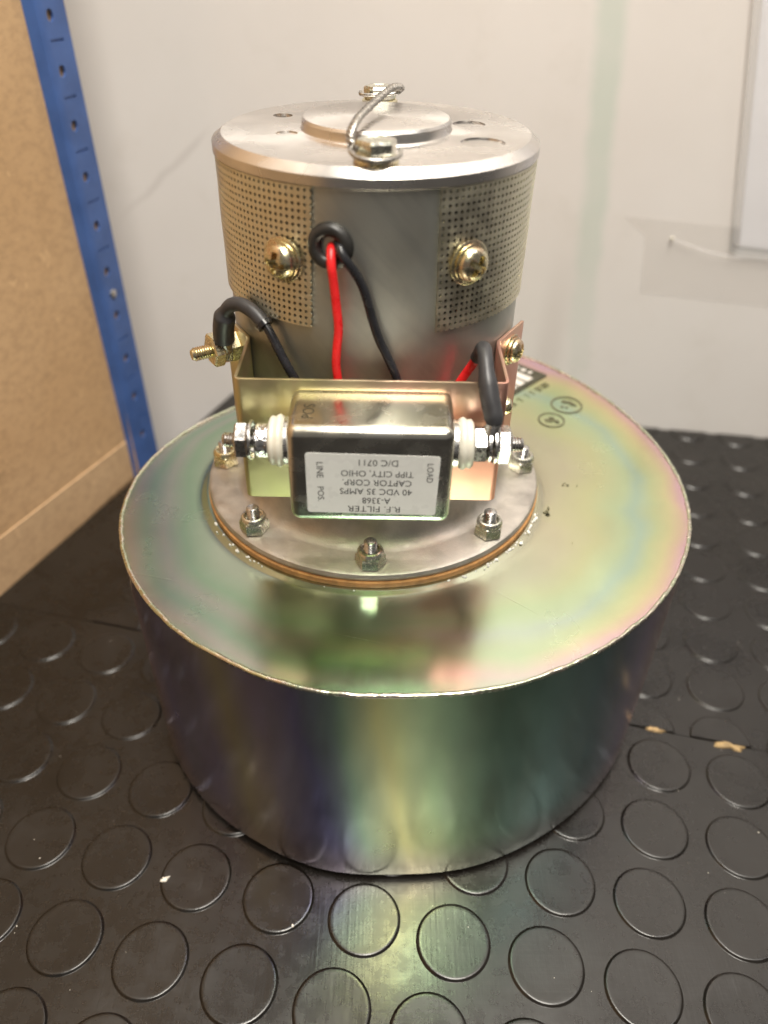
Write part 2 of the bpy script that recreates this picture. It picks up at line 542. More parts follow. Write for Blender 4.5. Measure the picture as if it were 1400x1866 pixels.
def text_mesh(body):
    cu = bpy.data.curves.new('t', 'FONT')
    cu.body = body
    cu.size = 1.0
    cu.resolution_u = 3
    ob = bpy.data.objects.new('t', cu)
    C.objects.link(ob)
    bpy.context.view_layer.update()
    me = bpy.data.meshes.new_from_object(ob.evaluated_get(bpy.context.evaluated_depsgraph_get()))
    bpy.data.objects.remove(ob)
    vs = [tuple(v.co) for v in me.vertices]
    fs = [tuple(p.vertices) for p in me.polygons]
    bpy.data.meshes.remove(me)
    xs = [p[0] for p in vs]
    ys = [p[1] for p in vs]
    x0, x1, y0, y1 = min(xs), max(xs), min(ys), max(ys)
    return [((p[0] - (x0 + x1) / 2) / (x1 - x0), (p[1] - (y0 + y1) / 2) / (y1 - y0), 0) for p in vs], fs


# ------------------------------------------------------------------ setting: bench, walls
H = 0.11953
Zm = -0.0042     # mat base level
Zs = -0.0032     # stud tops; the housing stands on a foot ring at 0
corner = Vector((-0.1273, 0.2999))
backB = Vector((0.3158, 0.2399))
db = (backB - corner).normalized()
leftA = Vector((-0.2266, 0.0446))
dl = Vector((0.32771, 0.94478))
backC = corner + db * 1.3
frontL = corner - (corner - leftA).normalized() * 1.3
frontR = frontL + db * 1.6

mb = MB()
q = [(frontL.x, frontL.y), (frontR.x, frontR.y), (backC.x, backC.y), (corner.x, corner.y)]
zt_, zb_ = Zm - 0.003, -0.03
mb.add([(x, y, zb_) for x, y in q] + [(x, y, zt_) for x, y in q], [(3, 2, 1, 0), (4, 5, 6, 7), (0, 1, 5, 4), (1, 2, 6, 5), (2, 3, 7, 6), (3, 0, 4, 7)])
tag(mb.build('bench_top', M['benchwood'], angle=0), kind='structure')

# wall board behind the bench
wall_me = MB().add([(-1.6, 0, -0.9), (1.8, 0, -0.9), (1.8, 0, 1.25), (-1.6, 0, 1.25), (-1.6, 0.018, -0.9), (1.8, 0.018, -0.9), (1.8, 0.018, 1.25), (-1.6, 0.018, 1.25)],
                   [(0, 1, 2, 3), (5, 4, 7, 6), (4, 0, 3, 7), (1, 5, 6, 2), (3, 2, 6, 7), (4, 5, 1, 0)])
wall = wall_me.build('wall', M['wall'], angle=0)
wall.location = (corner.x, corner.y, -0.002)
wall.rotation_euler = (0, 0, math.atan2(db.y, db.x))
# leave a hair between bench edge and board
nb = Vector((-db.y, db.x))
wall.location.x += nb.x * 0.0015
wall.location.y += nb.y * 0.0015
tag(wall, kind='structure')
bpy.context.view_layer.update()

# two studded mats that butt along a seam
seamA, seamB = Vector((-0.2023, 0.0322)), Vector((0.2001, -0.0582))
ds = (seamB - seamA).normalized()


def isect(p, d, a, b):
    # point of line p+t*d with line a+s*b
    det = d.x * -b.y + d.y * b.x
    t_ = ((a.x - p.x) * -b.y + (a.y - p.y) * b.x) / det
    return p + d * t_


seamL = isect(seamA, ds, corner, (corner - leftA).normalized())
seamR = seamA + ds * 1.5
near_poly = [frontL, frontR, seamR, seamL]
gap = Vector((-ds.y, ds.x)) * 0.0003
far_poly = [seamL + gap, seamR + gap, backC, corner]


def clip_poly(poly, p, d):
    # keep the side to the left of direction d
    out = []
    n_ = Vector((-d.y, d.x))
    for i in range(len(poly)):
        a, b = poly[i], poly[(i + 1) % len(poly)]
        sa, sb = (a - p).dot(n_), (b - p).dot(n_)
        if sa >= 0:
            out.append(a)
        if (sa >= 0) != (sb >= 0):
            out.append(a + (b - a) * (sa / (sa - sb)))
    return out


SEG = 44
STUD = [(0.01525, Zm + 0.00002), (0.01505, Zm + 0.00010), (0.01472, Zm + 0.00046), (0.01445, Zs - 0.00014), (0.01410, Zs - 0.00003), (0.01360, Zs), (0.0128, Zs - 0.00001), (0.0118, Zs - 0.00006), (0.006, Zs - 0.0001), (0.0, Zs - 0.0001)]


def stud_mesh():
    b = MB()
    vs, fs = [], []
    for r, z in STUD[:-1]:
        for k in range(SEG):
            a = 2 * math.pi * k / SEG
            vs.append((r * math.cos(a), r * math.sin(a), z))
    n_ = len(STUD) - 1
    for i in range(n_ - 1):
        for k in range(SEG):
            k2 = (k + 1) % SEG
            fs.append((i * SEG + k, i * SEG + k2, (i + 1) * SEG + k2, (i + 1) * SEG + k))
    vs.append((0, 0, STUD[-1][1]))
    for k in range(SEG):
        fs.append(((n_ - 1) * SEG + k, (n_ - 1) * SEG + (k + 1) % SEG, n_ * SEG))
    return vs, fs


sv, sf = stud_mesh()
stud_me = bpy.data.meshes.new('stud')
stud_me.from_pydata(sv, [], sf)
stud_me.materials.append(M['rubber'])
stud_me.polygons.foreach_set('use_smooth', [True] * len(stud_me.polygons))


def inside_margin(poly, p):
    # smallest signed distance to the edges of a counterclockwise polygon
    dm = 1e9
    for i in range(len(poly)):
        a, b = poly[i], poly[(i + 1) % len(poly)]
        e = (b - a).normalized()
        dm = min(dm, (p - a).dot(Vector((-e.y, e.x))))
    return dm


def make_mat(poly, label, origin, u, v):
    b = MB()
    n_ = len(poly)
    b.add([(p.x, p.y, Zm - 0.0028) for p in poly] + [(p.x, p.y, Zm) for p in poly],
          [tuple(range(n_, 2 * n_))] + [(i, (i + 1) % n_, n_ + (i + 1) % n_, n_ + i) for i in range(n_)] + [tuple(reversed(range(n_)))])
    mat_o = b.build('rubber_mat', M['rubber'], angle=0)
    tag(mat_o, label, 'mat')
    cnt = 0
    for i in range(-9, 13):
        for j in range(-6, 12):
            p = origin + u * i + v * j
            if p.x < -0.36 or p.x > 0.46 or p.y < -0.30:
                continue
            mg = inside_margin(poly, p)
            if mg < -0.012:
                continue
            if mg >= 0.0152:
                o = bpy.data.objects.new('stud', stud_me)
                C.objects.link(o)
                o.location = (p.x, p.y, random.uniform(-0.00006, 0.0))
                o.rotation_euler = (0, 0, random.uniform(0, 6.28))
                o.parent = mat_o
            else:
                # stud cut through by the edge of the mat
                bm = bmesh.new()
                vv = [bm.verts.new((p.x + x, p.y + y, z)) for x, y, z in sv]
                for f in sf:
                    bm.faces.new([vv[k] for k in f])
                for e in range(n_):
                    a, c2 = poly[e], poly[(e + 1) % n_]
                    d2 = (c2 - a).normalized()
                    nn = Vector((d2.y, -d2.x, 0))
                    r_ = bmesh.ops.bisect_plane(bm, geom=bm.verts[:] + bm.edges[:] + bm.faces[:], plane_co=(a.x - nn.x * 0.0002, a.y - nn.y * 0.0002, 0), plane_no=nn, clear_outer=True)
                    ed = [g for g in r_['geom_cut'] if isinstance(g, bmesh.types.BMEdge)]
                if len(bm.faces) > 2:
                    me = bpy.data.meshes.new('stud')
                    bm.to_mesh(me)
                    finish('stud', me, M['rubber'], mat_o, 50)
                bm.free()
            cnt += 1
    return mat_o


make_mat(near_poly, 'black studded rubber mat under the blower, in front of the glued seam', Vector((-0.0369, -0.1344)), Vector((0.0365, -0.0083)), Vector((0.0113, 0.0336)))
make_mat(far_poly, 'black studded rubber mat behind the seam, reaching the white wall', Vector((0.1952, 0.0148)), Vector((0.0365, -0.0081)), Vector((0.0084, 0.0335)))

# ---- fibreboard panel on the left, in panel coordinates: s along the bench edge, o out over the bench, z up
po = Vector((0.94478, -0.32771))


def PL(s, o, z):
    return (leftA.x + dl.x * s + po.x * o, leftA.y + dl.y * s + po.y * o, z)


def pbox(b, s0, s1, o0, o1, z0, z1):
    vs = [PL(s, o, z) for z in (z0, z1) for (s, o) in ((s0, o0), (s0, o1), (s1, o1), (s1, o0))]
    return b.add(vs, [(0, 1, 2, 3)[::-1], (4, 5, 6, 7), (0, 4, 5, 1)[::-1], (1, 5, 6, 2)[::-1], (2, 6, 7, 3)[::-1], (3, 7, 4, 0)[::-1]])


panel = pbox(MB(), -0.8, 0.1405, -0.018, -0.0012, -0.03, 0.75).build('wood_panel', M['wood'], angle=0, bevel=(0.0006, 2))
tag(panel, 'upright tan fibreboard panel beside the bench, left of the blue post', 'panel')
b = MB()
vs = [PL(s, o, z) for (s, o) in ((-0.8, -0.0012), (-0.8, 0.0008), (0.1395, 0.0008), (0.1395, -0.0012)) for z in (Zm, 0.0)]
b = MB()
prof = [(-0.80, 0.073), (0.1395, 0.0235)]
vs = []
for s, zt in prof:
    for o in (-0.0030, -0.0004):
        vs += [PL(s, o, Zm - 0.0036), PL(s, o, zt)]
b.add(vs, [(0, 1, 3, 2), (4, 6, 7, 5), (2, 3, 7, 6), (1, 5, 7, 3), (0, 4, 5, 1), (0, 2, 6, 4)])
strip = b.build('bottom_strip', M['wood2'], panel, angle=0, bevel=(0.0005, 2))

# ---- blue perforated post
b = MB()
zz0, zz1 = -0.03, 0.75
sec = [(0.1395, -0.002), (0.1425, 0.0042), (0.1455, 0.0052), (0.1648, 0.0052), (0.1648, 0.0037), (0.1460, 0.0037), (0.1437, 0.0030), (0.1409, -0.003)]
nsec = len(sec)
vs = []
for z in (zz0, zz1):
    for s, o in sec:
        vs.append(PL(s - (z - 0.0) * 0.0150, o, z))
fs = [(i, (i + 1) % nsec, nsec + (i + 1) % nsec, nsec + i) for i in range(nsec)] + [tuple(reversed(range(nsec))), tuple(range(nsec, 2 * nsec))]
b.add(vs, fs)
bm = bmesh.new()
post = b.build('shelf_post', M['blue'], angle=30)
bm.from_mesh(post.data)
bmesh.ops.recalc_face_normals(bm, faces=bm.faces)
bm.to_mesh(post.data)
bm.free()
cutters = []
pn = Vector((po.x, po.y, 0))
hz = [24 + 28.9 * k for k in range(12)]
hz = [24.0, 55.4, 84.9, 115.9, 145.2, 173.8, 201.9, 229.4, 256.5, 282.1, 310, 338]
for i, z in enumerate(hz):
    z *= 0.001
    s = 0.1527 - z * 0.0185
    cb = MB()
    mm = ring_frame(PL(s, 0.0, z), pn)
    cb.lathe([(0.0026, -0.002), (0.0026, 0.012)], 20, mm @ Matrix.Diagonal((1, 1.15, 1, 1)), True, True)
    cutters.append(cb.build('c', None))
    zs = z + 0.0143
    cb = MB()
    mm = ring_frame(PL(s + 0.0012, 0.0, zs), pn)
    cb.box((-0.0052, -0.0006, 0.0044), (0.0052, 0.0006, 0.012), mm)
    cutters.append(cb.build('c', None))
cut(post, cutters)
tag(post, 'blue painted steel shelf post with a row of punched holes', 'post')
# backing behind the holes and the screw holding the post
bk = pbox(MB(), 0.1412, 0.1635, -0.017, 0.0030, -0.03, 0.75).build('backing_strip', M['wood'], post, angle=0)
mm = ring_frame(PL(0.1513, 0.0050, 0.1302), pn)
sb = MB().lathe([(0.0030, 0), (0.0029, 0.0006), (0.0022, 0.0011), (0.0008, 0.0013)], 24, mm, False, True)
sb.build('screw', M['steel'], post)

# ---- plastic sleeve with a paper sheet, and tape, on the wall (wall coordinates: s along, z up, o out)
wrot = math.atan2(db.y, db.x)
wo = Vector((db.y, -db.x))


def WL(s, z, o):
    p = corner + nb * 0.0015 + db * s + wo * o
    return (p.x, p.y, z)


def wpoly(b, pts, o0, o1):
    n_ = len(pts)
    vs = [WL(s, z, o0) for s, z in pts] + [WL(s, z, o1) for s, z in pts]
    return b.add(vs, [tuple(range(n_))[::-1], tuple(range(n_, 2 * n_))] + [(i, (i + 1) % n_, n_ + (i + 1) % n_, n_ + i) for i in range(n_)])


sl = bpy.data.objects.new('document_sleeve', None)
C.objects.link(sl)
sl.location = WL(0.42, 0.145, 0.0)
bpy.context.view_layer.update()
tag(sl, 'clear plastic document sleeve holding a white sheet, hung on the wall at right', 'sleeve')
wpoly(MB(), [(0.3815, 0.1475), (0.62, 0.133), (0.60, 0.46), (0.3185, 0.47)], 0.0012, 0.0016).build('paper_sheet', M['paper'], sl, angle=0)
wpoly(MB(), [(0.3760, 0.1440), (0.3815, 0.1410), (0.62, 0.1300), (0.60, 0.47), (0.3130, 0.475)], 0.0024, 0.0029).build('front_film', M['clear'], sl, angle=0)
ed = smooth_path([WL(0.3355, 0.1500, 0.0030), WL(0.345, 0.1478, 0.0050), WL(0.364, 0.1432, 0.0065), WL(0.384, 0.1410, 0.0065), WL(0.41, 0.1408, 0.006), WL(0.62, 0.131, 0.005)], 8)
MB().tube(ed, 0.00055, 10).build('bottom_lip', M['clearedge'], sl)
wpoly(MB(), [(0.3760, 0.1500), (0.3812, 0.1478), (0.3180, 0.47), (0.3120, 0.47)], 0.0030, 0.0046).build('edge_seam', M['clearedge'], sl, angle=0)
bl_ = MB().lathe([(0.0014, 0), (0.0013, 0.001), (0.0007, 0.0016)], 16, ring_frame(WL(0.3352, 0.1502, 0.0024), (wo.x, wo.y, 0)), True, True)
bl_.build('lip_dot', M['ceramic'], sl)  # small white dot at the end of the lip
tp = wpoly(MB(), [(0.3225, 0.1085), (0.62, 0.095), (0.62, 0.150), (0.3000, 0.1625), (0.3170, 0.1500)], 0.0002, 0.0005).build('clear_tape', M['tape'], angle=0)
tag(tp, 'yellowed strip of clear tape on the wall below the document sleeve', 'tape')

# ------------------------------------------------------------------ the blower
blower = bpy.data.objects.new('blower', None)
C.objects.link(blower)
blower.location = (0, 0, 0)
tag(blower, 'motor blower on an iridescent zinc plated scroll housing, with wired filter box', 'blower')

# scroll outline: radius about the motor axis by angle
TH = [118, 126, 134, 144, 155, 166, 177, 188, 200, 212, 224, 237, 249, 261, 273, 285, 297, 308, 319, 330, 341, 351, 361, 370, 380, 389, 397, 406, 414, 423, 431, 439, 447, 455, 463, 470, 478]
RR = [102.3, 98.0, 97.1, 98.8, 101.9, 105.4, 108.6, 111.3, 113.7, 115.8, 118.1, 120.6, 123.1, 125.4, 127.4, 129.2, 131.0, 133.0, 135.3, 137.8, 140.1, 142.0, 143.5, 144.7, 146.0, 147.9, 150.5, 153.5, 156.2, 157.4, 155.8, 150.8, 142.5, 131.7, 120.2, 109.9, 102.3]


def scroll(deg):
    d = (deg - 118) % 360 + 118
    return float(np.interp(d, TH, RR)) * 0.001


NS = 240
raw = np.array([scroll(360.0 * k / NS) for k in range(NS)])
# two near-flats added to the outline to concentrate light reflected onto the mat
for c_, am, wd in ((276.0, 0.0016, 15.0), (246.0, 0.0007, 9.0)):
    for k in range(NS):
        dd = abs((360.0 * k / NS - c_ + 180) % 360 - 180)
        if dd < wd:
            raw[k] -= am * math.cos(dd / wd * math.pi / 2) ** 2
ker = np.hanning(13)
ker /= ker.sum()
sm_ = np.convolve(np.concatenate([raw[-20:], raw, raw[:20]]), ker, 'same')[20:-20]
OUT = [(sm_[k] * math.cos(2 * math.pi * k / NS), sm_[k] * math.sin(2 * math.pi * k / NS)) for k in range(NS)]

# wrapper sheet
b = MB()
levels = [(0.0012, -0.0012), (0.0, -0.0010), (0.0, 0.0), (0.0006, 0.0001), (0.006, 0.0), (0.02, 0.00015), (0.05, 0.0003), (0.09, 0.0002), (H - 0.006, 0.0), (H - 0.0006, 0.0)]
nrm = []
for k in range(NS):
    a, c2 = OUT[k - 1], OUT[(k + 1) % NS]
    d2 = Vector((c2[0] - a[0], c2[1] - a[1])).normalized()
    nrm.append(Vector((d2.y, -d2.x)))
vs, fs = [], []
for z, off in levels:
    for k in range(NS):
        vs.append((OUT[k][0] + nrm[k].x * off, OUT[k][1] + nrm[k].y * off, z))
for i in range(len(levels) - 1):
    for k in range(NS):
        k2 = (k + 1) % NS
        fs.append((i * NS + k, i * NS + k2, (i + 1) * NS + k2, (i + 1) * NS + k))
b.add(vs, fs)
hs = b.build('housing_side', M['side'], blower, angle=60)
at = hs.data.attributes.new('along', 'FLOAT', 'POINT')
vals = []
for v in hs.data.vertices:
    # 0 at the left silhouette, 1 at the right one, folding over behind
    a = math.degrees(math.atan2(v.co.y + 0.026, v.co.x - 0.007)) % 360
    d = (a - 180) / 180
    if a < 180:
        d = 1 - a / 180.0
    vals.append(d)
at.data.foreach_set('value', vals)
# foot ring that carries the housing; unseen base plate added to block light
MB().add([(x * 0.995, y * 0.995, 0.0010) for x, y in OUT], [tuple(range(NS))[::-1]]).build('added_base_plate', M['dark'], blower, 0)
MB().lathe([(0.060, 0.0010), (0.060, Zs), (0.072, Zs), (0.072, 0.0010)], 96, None).build('foot_ring', M['dark'], blower)
# top plate
b = MB()
inner = [(0.060, H + 0.0001), (0.0752, H + 0.0001), (0.0762, H - 0.0001), (0.0775, H - 0.0006), (0.0790, H - 0.0009)]
NL = 14
rings = []
for r_, z in inner:
    rings.append([(r_ * math.cos(2 * math.pi * k / NS), r_ * math.sin(2 * math.pi * k / NS), z) for k in range(NS)])
for i in range(1, NL + 1):
    f = i / NL
    rg = []
    for k in range(NS):
        a = 2 * math.pi * k / NS
        r0, r1 = 0.0790, sm_[k] - 0.0004
        r_ = r0 + (r1 - r0) * f
        x, y = r_ * math.cos(a), r_ * math.sin(a)
        z = H - 0.0009 + 0.0003 * mnoise.noise(Vector((x * 14, y * 14, 3.1))) * math.sin(math.pi * f)
        rg.append((x, y, z))
    rings.append(rg)
vs = [p for rg in rings for p in rg]
fs = []
for i in range(len(rings) - 1):
    for k in range(NS):
        k2 = (k + 1) % NS
        fs.append((i * NS + k, (i + 1) * NS + k, (i + 1) * NS + k2, i * NS + k2))
b.add(vs, fs)
ht = b.build('housing_top', M['top'], blower, angle=60)
at = ht.data.attributes.new('edge', 'FLOAT', 'POINT')
vals = []
for i in range(len(rings)):
    f = max(0.0, (i - len(inner) + 1) / NL)
    vals += [f ** 1.25] * NS
at.data.foreach_set('value', vals)
# rolled, lumpy seam round the rim
b = MB()
n2 = 900
pts, rads = [], []
for k in range(n2):
    a = k / n2 * NS
    i0 = int(a) % NS
    f = a - int(a)
    x = OUT[i0][0] * (1 - f) + OUT[(i0 + 1) % NS][0] * f
    y = OUT[i0][1] * (1 - f) + OUT[(i0 + 1) % NS][1] * f
    wob = mnoise.noise(Vector((x * 160, y * 160, 0)))
    wob2 = mnoise.noise(Vector((x * 420, y * 420, 5)))
    right = max(0.0, min(1.0, (x + 0.02) / 0.12))
    rads.append(0.00092 + 0.00014 * wob + (0.00012 + 0.00016 * right) * wob2)
    nn = Vector((x, y)).normalized()
    pts.append((x - nn.x * (0.0005 + 0.0003 * wob), y - nn.y * (0.0005 + 0.0003 * wob), H - 0.0010 + 0.00022 * mnoise.noise(Vector((x * 230, y * 230, 9)))))
b.tube(pts, rads, 10, closed=True)
b.build('rim_bead', M['bead'], hs, angle=0)
for p_ in bpy.data.objects['rim_bead'].data.polygons:
    p_.use_smooth = True

# gasket and flange
MB().lathe([(0.060, 0.1197), (0.0745, 0.1197), (0.0747, 0.1202), (0.0747, 0.1220), (0.0744, 0.1224), (0.060, 0.1224)], 160).build('gasket', M['gasket'], blower)
MB().lathe([(0.055, 0.1225), (0.0728, 0.1225), (0.0740, 0.1230), (0.0743, 0.1242), (0.0738, 0.1255), (0.0726, 0.1262), (0.0620, 0.1264), (0.0600, 0.1268), (0.0580, 0.1282), (0.0566, 0.1300), (0.0556, 0.1325), (0.0551, 0.1360), (0.05502, 0.1410)], 160).build('flange', M['flange'], blower)
# traces of sealant squeezed out beside the gasket
b = MB()
for aa, n_, ln in ((-34, 16, 9), (-48, 8, 8), (-24, 7, 5), (-135, 6, 5), (-128, 4, 4), (-66, 4, 10), (-100, 2, 6), (-150, 3, 6)):
    for _ in range(n_):
        a = R(aa + random.uniform(-ln, ln))
        r_ = 0.0757 + abs(random.gauss(0, 0.0007))
        s_ = random.uniform(0.0002, 0.00062)
        mm = Matrix.Translation((r_ * math.cos(a), r_ * math.sin(a), H + 0.0001)) @ Matrix.Rotation(a + 1.57, 4, 'Z') @ Matrix.Diagonal((random.uniform(1, 2.6), 1, 0.7, 1))
        b.lathe([(s_ * 0.9, -0.0006), (s_, 0), (s_ * 0.75, s_ * 0.7), (s_ * 0.2, s_)], 8, mm, True, True)
tag(b.build('sealant_bead', M['sealant'], blower), kind='stuff')


def thread_prof(r, z0, z1, pitch=0.0008):
    p = []
    z = z0
    while z < z1 - pitch:
        p += [(r * 0.86, z), (r, z + pitch * 0.5)]
        z += pitch
    p += [(r * 0.86, z), (r * 0.72, z1)]
    return p


# eight lock nuts on studs
nut_me = stud2_me = None
for k in range(8):
    a = R(-90 + 45 * k)
    if nut_me is None:
        b = MB()
        b.lathe([(0.0054, 0), (0.0060, 0.0004), (0.0060, 0.0042), (0.0056, 0.0049), (0.0052, 0.0051)], 6, None, True, False)
        b.lathe([(0.0053, 0.0048), (0.0052, 0.0062), (0.0047, 0.0070), (0.0040, 0.0073), (0.0035, 0.0071), (0.0033, 0.0060)], 32, None, False, True)
        n0 = b.build('lock_nut', M['pale'], blower, 30)
        nut_me = n0.data
        b = MB().lathe(thread_prof(0.0026, 0.003, 0.0112), 20, None, False, True)
        s0 = b.build('stud_bolt', M['steel'], n0, 30)
        stud2_me = s0.data
    else:
        n0 = bpy.data.objects.new('lock_nut', nut_me.copy() if k == 6 else nut_me)
        if k == 6:
            n0.data.materials[0] = M['gold']
        C.objects.link(n0)
        n0.parent = blower
        s0 = bpy.data.objects.new('stud_bolt', stud2_me)
        C.objects.link(s0)
        s0.parent = n0
    n0.location = (0.0674 * math.cos(a), 0.0674 * math.sin(a), 0.1265)
    n0.rotation_euler = (0, 0, random.uniform(0, 6.28))

# motor shell with vent openings behind the screens
RB = 0.0548
b = MB()
NA = 180
zl = [0.1360, 0.150, 0.17, 0.19, 0.205, 0.2185, 0.2575, 0.2625]
vs = [(RB * math.cos(2 * math.pi * k / NA), RB * math.sin(2 * math.pi * k / NA), z) for z in zl for k in range(NA)]
fs = []
for i in range(len(zl) - 1):
    for k in range(NA):
        a = (k + 0.5) * 360 / NA
        if i == 5 and not (246 < a < 294 or 78 < a < 102 or 176 < a < 184 or a > 356 or a < 4):
            continue
        k2 = (k + 1) % NA
        fs.append((i * NA + k, i * NA + k2, (i + 1) * NA + k2, (i + 1) * NA + k))
b.add(vs, fs)
mbody = b.build('motor_body', M['body'], blower)
MB().lathe([(0.0535, 0.150), (0.0535, 0.217), (0.048, 0.218), (0.047, 0.257), (0.0535, 0.2585), (0.0535, 0.262)], 96).build('motor_core', M['dark'], blower)


# perforated screens: every hole is cut
def screen(az0, sgn, ncol, skew, z_top, nrow, half_first, half_bottom):
    pt = 0.00213
    hr = 0.00057
    rad_o, rad_i = 0.0560, 0.0555
    verts, faces, idx = [], [], {}

    def P(a, z, rad):
        key = (round(a * 1e6), round(z * 1e6), rad)
        if key not in idx:
            az = az0 + sgn * (a / rad_o) + skew * (z - 0.238)
            wv = rad + (0.00025 * mnoise.noise(Vector((a * 60, z * 60, sgn))) if True else 0)
            idx[key] = len(verts)
            verts.append((wv * math.cos(az), wv * math.sin(az), z))
        return idx[key]
    sq = [(1, 0), (1, 1), (0, 1), (-1, 1), (-1, 0), (-1, -1), (0, -1), (1, -1)]
    for i in range(ncol):
        for j in range(nrow):
            ca = i * pt + (0 if half_first else pt / 2)
            cz = z_top - pt / 2 - j * pt
            for k in range(8):
                k2 = (k + 1) % 8
                if half_first and i == 0 and (sq[k][0] < 0 or sq[k2][0] < 0):
                    continue
                if half_bottom and j == nrow - 1 and (sq[k][1] < 0 or sq[k2][1] < 0):
                    continue
                h1 = (ca + hr * math.cos(k * math.pi / 4), cz + hr * math.sin(k * math.pi / 4))
                h2 = (ca + hr * math.cos(k2 * math.pi / 4), cz + hr * math.sin(k2 * math.pi / 4))
                o1 = (ca + sq[k][0] * pt / 2, cz + sq[k][1] * pt / 2)
                o2 = (ca + sq[k2][0] * pt / 2, cz + sq[k2][1] * pt / 2)
                f1 = [P(*h1, rad_o), P(*o1, rad_o), P(*o2, rad_o), P(*h2, rad_o)]
                f2 = [P(*h1, rad_i), P(*h1, rad_o), P(*h2, rad_o), P(*h2, rad_i)]
                f3 = [P(*h1, rad_i), P(*h2, rad_i), P(*o2, rad_i), P(*o1, rad_i)]
                for f in (f1, f2, f3):
                    faces.append(f if sgn > 0 else f[::-1])
    me = bpy.data.meshes.new('perforated_screen')
    me.from_pydata(verts, [], faces)
    return finish('perforated_screen', me, M['screen'], blower, 40)


screen(R(-110.2), -1, 62, R(1.8) / 0.0445, 0.2612, 21, True, False)
screen(R(-68.4), 1, 62, R(-0.8) / 0.0445, 0.2612, 22, False, True)


# pan head cross recess screws with washers
def pan_screw(origin, normal, r, parent, mats, spin, name='screen_screw'):
    mm = ring_frame(origin, normal)
    b = MB()
    b.lathe([(r * 1.05, 0), (r * 1.30, 0.0002), (r * 1.30, 0.0010), (r * 1.22, 0.0013), (r * 0.9, 0.0013)], 40, mm, True, False)
    wsh = b.build('washer', mats[0], parent)
    b = MB()
    b.lathe([(r * 1.02, 0.0012), (r * 1.12, 0.0014), (r * 1.12, 0.0022), (r * 0.9, 0.0026)], 40, mm)
    wsh2 = b.build('spring_washer', mats[0], parent)
    NR, NSG = 26, 72
    hd = r * 0.62
    vs, fs = [], []
    vs.append((0, 0, 0))
    for i in range(1, NR + 1):
        q_ = i / NR
        for k in range(NSG):
            a = 2 * math.pi * k / NSG
            rr = r * math.sin(q_ * math.pi / 2 * 0.98)
            z = hd * math.cos(q_ * math.pi / 2 * 0.98) ** 0.85
            vs.append((rr * math.cos(a), rr * math.sin(a), z))
    out = []
    for x, y, z in [(0, 0, hd)] + vs[1:]:
        xr = x * math.cos(spin) - y * math.sin(spin)
        yr = x * math.sin(spin) + y * math.cos(spin)
        dcut = 0
        for u_, v_ in ((xr, yr), (yr, xr)):
            wdt, ln = r * 0.15, r * 0.62
            if abs(u_) < wdt and abs(v_) < ln:
                dcut = max(dcut, r * 0.55 * (1 - abs(v_) / ln) ** 0.5 + r * 0.10)
        out.append((x, y, z - dcut + 0.0024))
    for k in range(NSG):
        fs.append((0, 1 + k, 1 + (k + 1) % NSG))
    for i in range(NR - 1):
        for k in range(NSG):
            k2 = (k + 1) % NSG
            fs.append((1 + i * NSG + k, 1 + (i + 1) * NSG + k, 1 + (i + 1) * NSG + k2, 1 + i * NSG + k2))
    b = MB().add(out, fs, mm)
    hd_o = b.build(name, mats[1], parent, 40)
    bpy.context.view_layer.update()
    for w_ in (wsh, wsh2):
        w_.parent = hd_o
    return hd_o


for az, z, sp in ((-120.3, 0.2380, 0.15), (-57.3, 0.2377, 0.55)):
    n_ = Vector((math.cos(R(az)), math.sin(R(az)), 0))
    pan_screw(n_ * 0.0562 + Vector((0, 0, z)), n_, 0.0056, blower, (M['gold'], M['gold']), sp)

# grommet
n_ = Vector((math.cos(R(-103.8)), math.sin(R(-103.8)), 0))
mm = ring_frame(n_ * 0.0543 + Vector((0, 0, 0.2441)), n_)
b = MB().lathe([(0.0073, 0), (0.0074, 0.0012), (0.0068, 0.0026), (0.0055, 0.0032), (0.0040, 0.0030), (0.0031, 0.0018), (0.0029, -0.0030)], 40, mm)
gr = b.build('grommet', M['grommet'], blower, 60)
MB().lathe([(0.0029, -0.002), (0.0001, -0.002)], 24, mm, False, True).build('grommet_hole', M['dark'], gr)

# end cap
CAP = 0.0564
zd = 0.26694
b = MB()
b.lathe([(0.040, 0.2612), (CAP - 0.0006, 0.2612), (CAP, 0.2616), (CAP, 0.26455), (0.0531, zd), (0.0272, zd), (0.0262, zd + 0.0003), (0.0258, zd + 0.0010), (0.0257, zd + 0.0030), (0.0251, zd + 0.0039), (0.0244, zd + 0.0042), (0.001, zd + 0.0042)], 192, None, True, True)
capo = b.build('end_cap', M['cap'], blower, 30)
cutters = []
for x, y, r_, dp in ((-0.0345, 0.0192, 0.0036, 0.0009), (-0.0300, -0.0098, 0.0037, 0.0006), (0.0328, 0.0098, 0.0058, 0.0006), (0.0351, -0.0186, 0.0074, 0.0005)):
    cb = MB().lathe([(r_, zd - dp), (r_, zd + 0.002)], 40, Matrix.Translation((x, y, 0)), True, True)
    cutters.append(cb.build('c', None))
cut(capo, cutters)

